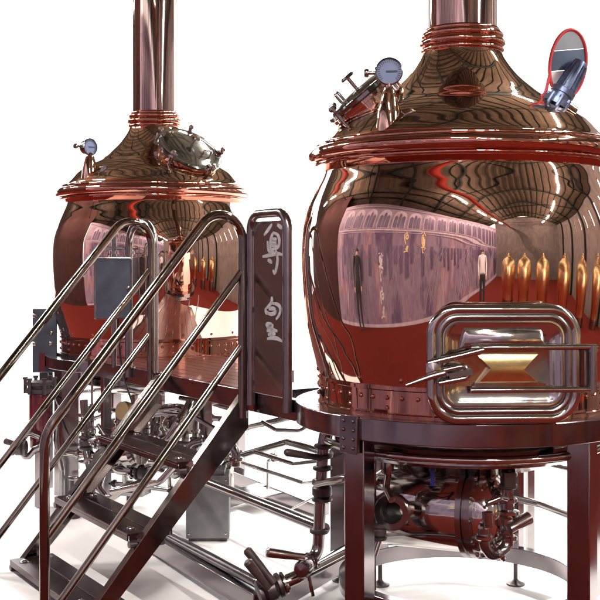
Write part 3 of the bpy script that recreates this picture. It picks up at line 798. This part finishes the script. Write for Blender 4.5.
for i, (u, v0, v1, y) in enumerate(((92, 404, 490, 7.65), (118, 408, 484, 7.55), (146, 412, 470, 7.45), (163, 414, 497, 7.4), (196, 416, 500, 7.25), (222, 418, 488, 7.15))):
    a, b = P(u, v0, y), P(u+(4 if i % 2 else -3), v1, y)
    t = MB().tube([a, a+(b-a)*.55, a+(b-a)*.6+V((.03, -.03, 0)), b+V((.03, -.03, 0))], .018+.004*(i % 3), .03, 14).build('branch_pipe', steel if i % 2 else brushed, mf)
    d = b-a
    clampring(t, a+d*.18, d, .021); clampring(t, a+d*.45, d, .021); valve(t, a+d*.32, d, .026, dark if i % 2 else brushed)
    if i in (1, 3, 4): lever(t, a+d*.32+V((0, -.03, 0)), a+d*.32+V((-.12, -.12, .02)), lever_m, .028)
for (u, v, y) in ((106, 452, 7.3), (176, 470, 7.0), (214, 462, 6.9)):
    MB().lathe([(0, -.04), (.03, -.04), (.045, -.03), (.045, .0), (.055, .005), (.055, .02), (.03, .03), (0, .03)], P(u, v, y), V((-.3, -1, .1)), 24).build('end_cap', steel, mf)
MB().tube([P(98, 425, 7.3), P(112, 446, 7.1), P(140, 452, 7.0), P(160, 440, 7.1), P(172, 447, 7.2)], .014, .08, 12).build('hose', dark, mf)
MB().tube([P(182, 446, 7.0), P(192, 472, 6.9), P(212, 478, 6.9), P(226, 462, 7.0)], .013, .08, 12).build('hose', dark, mf)
def cable(label, px, r=.008):
    pts = crom([tuple(P(*p)) for p in px], 8)
    o = MB().tube([V(p) for p in pts], r, seg=10).build('cable', cable_m, origin=P(*px[0])); tag(o, label, 'cable')
cable_m = mat('black_cable', (.012, .012, .013), 0, .45)
cable('black cable drooping from the far left switch box down to the pump', [(48, 372, 8.1), (56, 400, 7.9), (70, 436, 7.6), (92, 452, 7.4), (104, 458, 7.2)])
cable('black cable hanging in a loop under the front kettle beside the blue strap', [(402, 452, 4.98), (410, 470, 4.96), (424, 479, 4.94), (440, 470, 4.95), (452, 455, 4.98)], .006)
cable('black cable falling from the control box behind the left handrail', [(118, 318, 7.0), (119, 340, 7.02), (121, 362, 7.05), (124, 378, 7.1), (132, 402, 7.2)], .007)
fm = pf
p = P(72, 510, 7.4)
MB().lathe([(0, 0), (.055, 0), (.06, .012), (.03, .03), (.014, .035), (.014, .25), (0, .25)], V((p.x, p.y, .0)), seg=24).build('spindle_foot', dark, fm)

# ------------------------------------------------------------------ setting
floor_m = mat('white_floor', (.95, .95, .95), 0, .6)
carpet_m = mat('red_carpet', (.088, .0145, .011), 0, .95, .12, 40, spec=.03)
fl = MB().add([(-60, -30, 0), (60, -30, 0), (60, 90, 0), (-60, 90, 0)], [(0, 1, 2, 3)]).build('floor', floor_m); structure(fl)
cp = MB().prism([(-16, -16, .0), (16, -16, .0), (16, 20, 0), (6.4, 20, 0), (2.25, 5.2, .0), (-2.25, 5.2, .0), (-6.4, 20, 0), (-16, 20, 0)], V((0, 0, .006))).build('carpet', carpet_m); structure(cp)

# the hall behind the camera that the polished copper mirrors
roof_m = mat('roof_sheet', (.043, .031, .022), 0, .9, .35, 3, spec=.05)
girder_m = mat('girder_paint', (.008, .010, .009), 0, .7, spec=.1)
redbeam_m = mat('crane_beam_paint', (.30, .03, .015), 0, .6, spec=.2)
lamp_m = mat('strip_lamp', (1, 1, 1), 0, .5, emit=((1, .93, .87), 800.0))
hall = thing('hall_roof', 'ribbed brown sheet roof on dark girders mirrored in the copper', 'roof', PL(-3, 0, 6))
SA = -15.0
def SBq(q): return 7.5+(q+6.5)*1.4
def roof_z(q): return 8.2-2.6*(abs(q)/6.5)**1.7
QS = [-6.5+13*i/22 for i in range(23)]
r = MB()
for i in range(22):
    a, b = QS[i], QS[i+1]
    r.prism([PL(SA, a, roof_z(a)), PL(SBq(a), a, roof_z(a)), PL(SBq(b), b, roof_z(b)), PL(SA, b, roof_z(b))], V((0, 0, .05)))
r.build('sheet', roof_m, hall, angle=10)
g = MB()
for i, q in enumerate(QS):
    g.bar(PL(SA, q, roof_z(q)-.07), PL(SBq(q), q, roof_z(q)-.08), .05, .12)
g.build('purlins', girder_m, hall)
for s in (-12.5, -9.5, -6.5, -3.5, -.5, 2.5, 5.5):
    g = MB().tube([PL(s, -6.5+13*i/30, roof_z(-6.5+13*i/30)-.24) for i in range(31)], .10, seg=8)
    for i in range(0, 30, 3):
        q = -6.5+13*i/30
    g.tube([PL(s, -6.5, 5.55), PL(s, 6.5, 5.55)], .035, seg=8)
    g.build('girder', girder_m, hall)
for i, s in enumerate((-12.5, -9.5, -6.5, -3.5, -.5, 2.5, 5.5)):
    p = PL(s, 6.4, 0)
    tag(MB().box(V((p.x, p.y, 2.8)), .11, .11, 2.8, A).build('hall_column', girder_m, origin=(p.x, p.y, 0)), 'dark green steel hall column behind the banner, mirrored in the copper', 'column', 'hall columns mirrored in the copper')
for i, s in enumerate((-12.5, -9.5, -6.5, -3.5)):
    p = PL(s, -6.4, 0)
    tag(MB().box(V((p.x, p.y, 2.8)), .11, .11, 2.8, A).build('hall_column', girder_m, origin=(p.x, p.y, 0)), 'dark green steel hall column on the open side, mirrored in the copper', 'column', 'hall columns mirrored in the copper')
cb_ = tag(MB().tube([PL(-15, 2.6, 5.0), PL(6, 2.6, 5.0)], .13, seg=16).build('crane_beam', redbeam_m, origin=PL(-4, 2.6, 5.0)), 'long orange red crane beam under the roof, mirrored in the copper', 'beam')
first = None
for s in (-13, -10, -7, -4, -1, 2, 5, 8, 11):
    for q in (-3.2, 3.7):
        if s > SBq(q)-1 or (q > 0 and s in (-1, 2)): continue
        loc = PL(s, q, 5.75)
        if first is None:
            first = MB().box(loc, .75, .03, .02, A, N).build('strip_lamp', lamp_m, origin=loc)
            tag(first, 'lit white strip lamp under the hall roof, mirrored in the copper', 'lamp', 'strip lamps under the hall roof')
        else:
            o = first.copy(); COL.objects.link(o); o.location = loc

wall_m = mat('hall_wall_panel', (.030, .013, .012), 0, .9, .2, 2, spec=.1)  # unseen side wall added so copper edges and sign panel mirror something dark
hw = MB().box(PL(15.0, 5.3, 3.0), 10.3, .08, 3.0, A, N).build('hall_wall', wall_m, origin=PL(15, 5.3, 0)); tag(hw, 'dark maroon hall wall added past the banner to darken edge reflections', 'wall')
wall_pale = mat('hall_wall_pale', (.115, .098, .092), 0, .9, .2, 2, spec=.1)
hw = MB(); e0 = -15.0  # unseen right wall put in so the copper edges mirror less white
while e0 < 3.2:
    hw.box(PL(e0+.65, -6.6, 3.0), .55, .08, 3.0, A, N); hw.box(PL(e0+1.3, -6.6, 1.6), .1, .08, 1.6, A, N); hw.box(PL(e0+1.3, -6.6, 5.4), .1, .08, .6, A, N); e0 += 1.3
hw = hw.build('hall_wall', wall_pale, origin=PL(-6, -6.6, 0)); tag(hw, 'hall wall with narrow window slits, added on the right to darken copper edges', 'wall')
hw = MB().box(PL(-15.1, -.6, 4.05), .08, 6.0, 4.05, A, N).build('hall_wall', wall_pale, origin=PL(-15.1, -.6, 0)); tag(hw, 'dark end wall of the hall far behind the photographer', 'wall')
# banner
ban = thing('banner_wall', 'long lavender printed banner wall with arcade facade behind the photographer', 'banner', PL(-3, 5.2, 0))
ban_m = mat('banner_print', (.21, .17, .215), 0, .9, .22, 1.6, spec=.05)
ban_dark = mat('banner_purple', (.075, .05, .10), 0, .5, .5, 2.2, stretch=(2, 2, .4))
ban_lite = mat('banner_pale', (.34, .29, .34), 0, .9, .2, 3, spec=.05)
ban_pink = mat('banner_pink', (.22, .07, .08), 0, .5, .3, 2, stretch=(2, 2, .5))
def streaks():
    m = mat('banner_street', (.2, .15, .22), 0, .9, spec=.05)
    nt = m.node_tree; b = nt.nodes['Principled BSDF']
    tc = nt.nodes.new('ShaderNodeTexCoord'); mp = nt.nodes.new('ShaderNodeMapping'); mp.inputs['Scale'].default_value = (.75, .75, .40)
    n = nt.nodes.new('ShaderNodeTexNoise'); n.inputs['Scale'].default_value = 1.0; n.inputs['Detail'].default_value = 5; n.inputs['Roughness'].default_value = .62
    r = nt.nodes.new('ShaderNodeValToRGB'); e = r.color_ramp.elements
    e[0].position = .34; e[0].color = (.06, .042, .08, 1); e[1].position = .70; e[1].color = (.36, .31, .38, 1)
    for p, c in ((.43, (.11, .08, .13)), (.49, (.20, .16, .21)), (.54, (.15, .115, .17)), (.58, (.25, .15, .17)), (.63, (.26, .215, .27))):
        x = e.new(p); x.color = (*c, 1)
    nt.links.new(tc.outputs['Object'], mp.inputs['Vector']); nt.links.new(mp.outputs['Vector'], n.inputs['Vector'])
    nt.links.new(n.outputs['Fac'], r.inputs['Fac']); nt.links.new(r.outputs['Color'], b.inputs['Base Color'])
    return m
ban_street = streaks()
gold_ink = mat('gold_ink', (.62, .48, .26), 0, .6)
B0, B1, BQ, BT = -14.8, 4.6, 5.2, 4.75
MB().box(PL((B0+B1)/2, BQ+.06, BT/2+.05), (B1-B0)/2, .05, BT/2, A, N).build('cloth', ban_m, ban)
dkk = []; lt_ = MB(); pk = []
def bq(s, z, d=0.0): return PL(s, BQ-d, z)
MB().box(PL((B0+B1)/2, BQ+.006, 1.42), (B1-B0)/2-.05, .005, 1.27, A, N).build('printed_street', ban_street, ban)
s = B0+.4; i = 0
while s < B1-1.2:
    w = .86
    top = [bq(s+w/2+w/2*math.cos(math.pi*k/12), 4.0+w/2*math.sin(math.pi*k/12), .0) for k in range(13)]
    lt_.prism([bq(s+w, 2.8)]+top+[bq(s, 2.8)], -N*.012)
    for (a0, a1, c0) in ((.07, .31, 3.9), (.34, .52, 4.1), (.55, .79, 3.9)):
        dkk.append(MB().prism([bq(s+a1, 2.85, .013), bq(s+a1, c0, .013), bq(s+(a0+a1)/2, c0+.16, .013), bq(s+a0, c0, .013), bq(s+a0, 2.85, .013)], -N*.006))
    for k, (wa, wz, wh) in enumerate(((.06, 1.25, .95), (.40, 1.45, .75), (.72, 1.15, 1.05))):
        if (i+k) % 4: dkk.append(MB().prism([bq(s+wa+.22, wz, .002), bq(s+wa+.22, wz+wh, .002), bq(s+wa, wz+wh, .002), bq(s+wa, wz, .002)], -N*.008))
    if 0: pk.append(MB().prism([bq(s, .3, .0), bq(s+.75, .3, .0), bq(s+.75, 2.0, .0), bq(s+.5, 2.35, 0), bq(s+.1, 2.1, .0)], -N*.010))
    if i % 3 == 1:
        for k in range(5):
            lt_.bar(bq(s+.12*k, 2.2-.2*(k % 2), .014), bq(s+.5+.33*k, .5-.05*k, .014), .006, .022, N)
    s += 1.02; i += 1
for z, h in ((2.70, .10), (2.56, .03), (4.60, .06), (.10, .14)): lt_.bar(bq(B0+.1, z, .010), bq(B1-.1, z, .010), .008, h, V((0, 0, 1)))
each(dkk, 'printed_window', ban_dark, ban); lt_.build('printed_arches', ban_lite, ban)
for (s_, z_, hgt, m_) in ((-2.4, 2.25, .8, gold_ink), (-1.3, 2.25, .8, gold_ink), (.3, 1.5, .7, char_m), (.3, .7, .7, char_m)):
    mb = MB(); Z = Z1 if s_ == -2.4 or z_ == 1.5 else Z2
    y0 = 250 if Z is Z1 else 256
    for strk in Z:
        sm = crom([(float(a), float(b)) for a, b in strk], 4)
        ribbon(mb, [(bq(s_, z_, .016)+A*((a-170)/360*hgt)-V((0, 0, (b-y0)/360*hgt)), 1.0) for a, b in sm], -N, .045, .004)
    mb.build('character', m_, ban)

# other kettles of the hall, mirrored in the right half of the copper belly
gold = mat('gold_copper', (.92, .66, .34), 1, .26, .1, 4)
tk = [(3.3, -1.3), (4.3, -.5), (5.3, .6), (6.2, 2.1), (6.9, 3.6), (7.4, 5.2)]
root0 = None
for i, (x, y) in enumerate(tk):
    lab = 'tall golden tank mirrored in the near kettle, '+('nearest the banner', 'second from the banner', 'third from the banner', 'third from the open right', 'second from the open right', 'farthest from the banner')[i]
    if root0 is None:
        root0 = thing('fermenting_tank', lab, 'tank', V((x, y, 0)), 'golden tanks mirrored in the copper')
        prf = crom([(.54, .5), (.56, .7), (.64, 1.1), (.67, 1.4), (.64, 1.65), (.52, 1.82), (.28, 1.95), (.13, 2.05)], 6)
        MB().lathe(prf, V((x, y, 0)), seg=64).build('body', gold, root0, angle=60)
        MB().lathe([(.54, 0), (.54, .5)], V((x, y, 0)), seg=48).build('plinth', brushed, root0)
        MB().lathe([(.12, 2.03), (.17, 2.05), (.17, 2.11), (.12, 2.15), (.10, 2.17), (.10, 2.3), (0, 2.32)], V((x, y, 0)), seg=32).build('neck', gold, root0)
        root0.scale = (.82, .82, .80)
    else:
        o = root0.copy(); COL.objects.link(o); o.location = V((x, y, 0)); o['label'] = lab
        for ch in list(root0.children):
            c = ch.copy(); COL.objects.link(c); c.parent = o

# two people standing before the banner, seen only as reflections
skin_m = mat('skin', (.50, .30, .22), 0, .5); shirt_m = mat('white_shirt', (.70, .70, .72), 0, .8); cloth_m = mat('dark_clothes', (.02, .02, .025), 0, .8); hair_m = mat('black_hair', (.012, .01, .01), 0, .5)
def person(label, loc, face, top, h=2.05):
    k = h/1.75
    f = V((face.x, face.y, 0)).normalized(); r = V((f.y, -f.x, 0))
    J = {}; E = []; R = []
    pts = [('pel', 0, 0, .95, .13), ('belly', 0, .01, 1.10, .125), ('chest', 0, 0, 1.32, .14), ('neck', 0, 0, 1.49, .055), ('jaw', 0, .03, 1.57, .075), ('crown', 0, .01, 1.68, .085)]
    for sd, n in ((-1, 'l'), (1, 'r')):
        pts += [('hip'+n, sd*.09, 0, .88, .095), ('knee'+n, sd*.10, .02, .48, .062), ('ank'+n, sd*.10, -.02, .09, .045), ('toe'+n, sd*.11, .13, .04, .035),
                ('sh'+n, sd*.18, 0, 1.42, .06), ('el'+n, sd*.23, -.02, 1.14, .042), ('wr'+n, sd*.20, .10, .92, .030), ('ha'+n, sd*.19, .14, .84, .030)]
    names = [p[0] for p in pts]
    ed = [('pel', 'belly'), ('belly', 'chest'), ('chest', 'neck'), ('neck', 'jaw'), ('jaw', 'crown')]
    for n in 'lr': ed += [('pel', 'hip'+n), ('hip'+n, 'knee'+n), ('knee'+n, 'ank'+n), ('ank'+n, 'toe'+n), ('chest', 'sh'+n), ('sh'+n, 'el'+n), ('el'+n, 'wr'+n), ('wr'+n, 'ha'+n)]
    me = bpy.data.meshes.new('person')
    me.from_pydata([(r*x+f*y)*k+V((0, 0, z*k)) for _, x, y, z, _2 in pts], [(names.index(a), names.index(b)) for a, b in ed], [])
    o = bpy.data.objects.new('person', me); COL.objects.link(o); o.location = loc
    m = o.modifiers.new('skin', 'SKIN'); o.modifiers.new('sub', 'SUBSURF').levels = 2
    for i, p in enumerate(pts):
        sv = me.skin_vertices[0].data[i]; sv.radius = (p[4]*k, p[4]*k); sv.use_root = i == 0
    dg = bpy.context.evaluated_depsgraph_get(); dg.update()
    nm = bpy.data.meshes.new_from_object(o.evaluated_get(dg))
    o.modifiers.clear(); o.data = nm
    nm.materials.clear()
    for q in (skin_m, top, cloth_m): nm.materials.append(q)
    for p in nm.polygons:
        z = p.center.z/k; x = abs(p.center.dot(r))/k
        p.material_index = 2 if (z < .97 and x < .165) else (1 if z < 1.50 and z > .93 else 0)
        p.use_smooth = True
    hr = MB().ball(V(loc)+V((0, 0, 1.665*k))-f*.012*k, .098*k, (1, 1, 1.05)); hr.build('hair', hair_m, o)
    tag(o, label, 'person')
person('person in a white shirt and dark trousers, mirrored beside the golden tanks', V((1.25, -.9, 0)), V((0, 1, 0)), shirt_m)
person('person in dark clothes standing before the banner, mirrored at the left belly edge', V((-4.25, 4.4, 0)), V((1, .1, 0)), cloth_m)

# ------------------------------------------------------------------ world, camera
w = bpy.data.worlds.new('World'); S.world = w; w.use_nodes = True
bg = w.node_tree.nodes['Background']; bg.inputs['Color'].default_value = (1, 1, 1, 1); bg.inputs['Strength'].default_value = 3.4
cam = bpy.data.cameras.new('camera'); co = bpy.data.objects.new('camera', cam); COL.objects.link(co)
co.location = (0, 0, CH); co.rotation_euler = (math.radians(90), 0, 0)
cam.sensor_width = 36; cam.lens = 36*F/600; cam.shift_y = -(300-HOR)/600; cam.clip_end = 300; cam.clip_start = .05
S.camera = co
vs = S.view_settings; vs.view_transform = 'Standard'; vs.look = 'None'; vs.exposure = 0; vs.gamma = 1
S.render.engine = 'CYCLES'
S.cycles.max_bounces = 9; S.cycles.glossy_bounces = 6; S.cycles.sample_clamp_indirect = 6
S.cycles.use_denoising = True
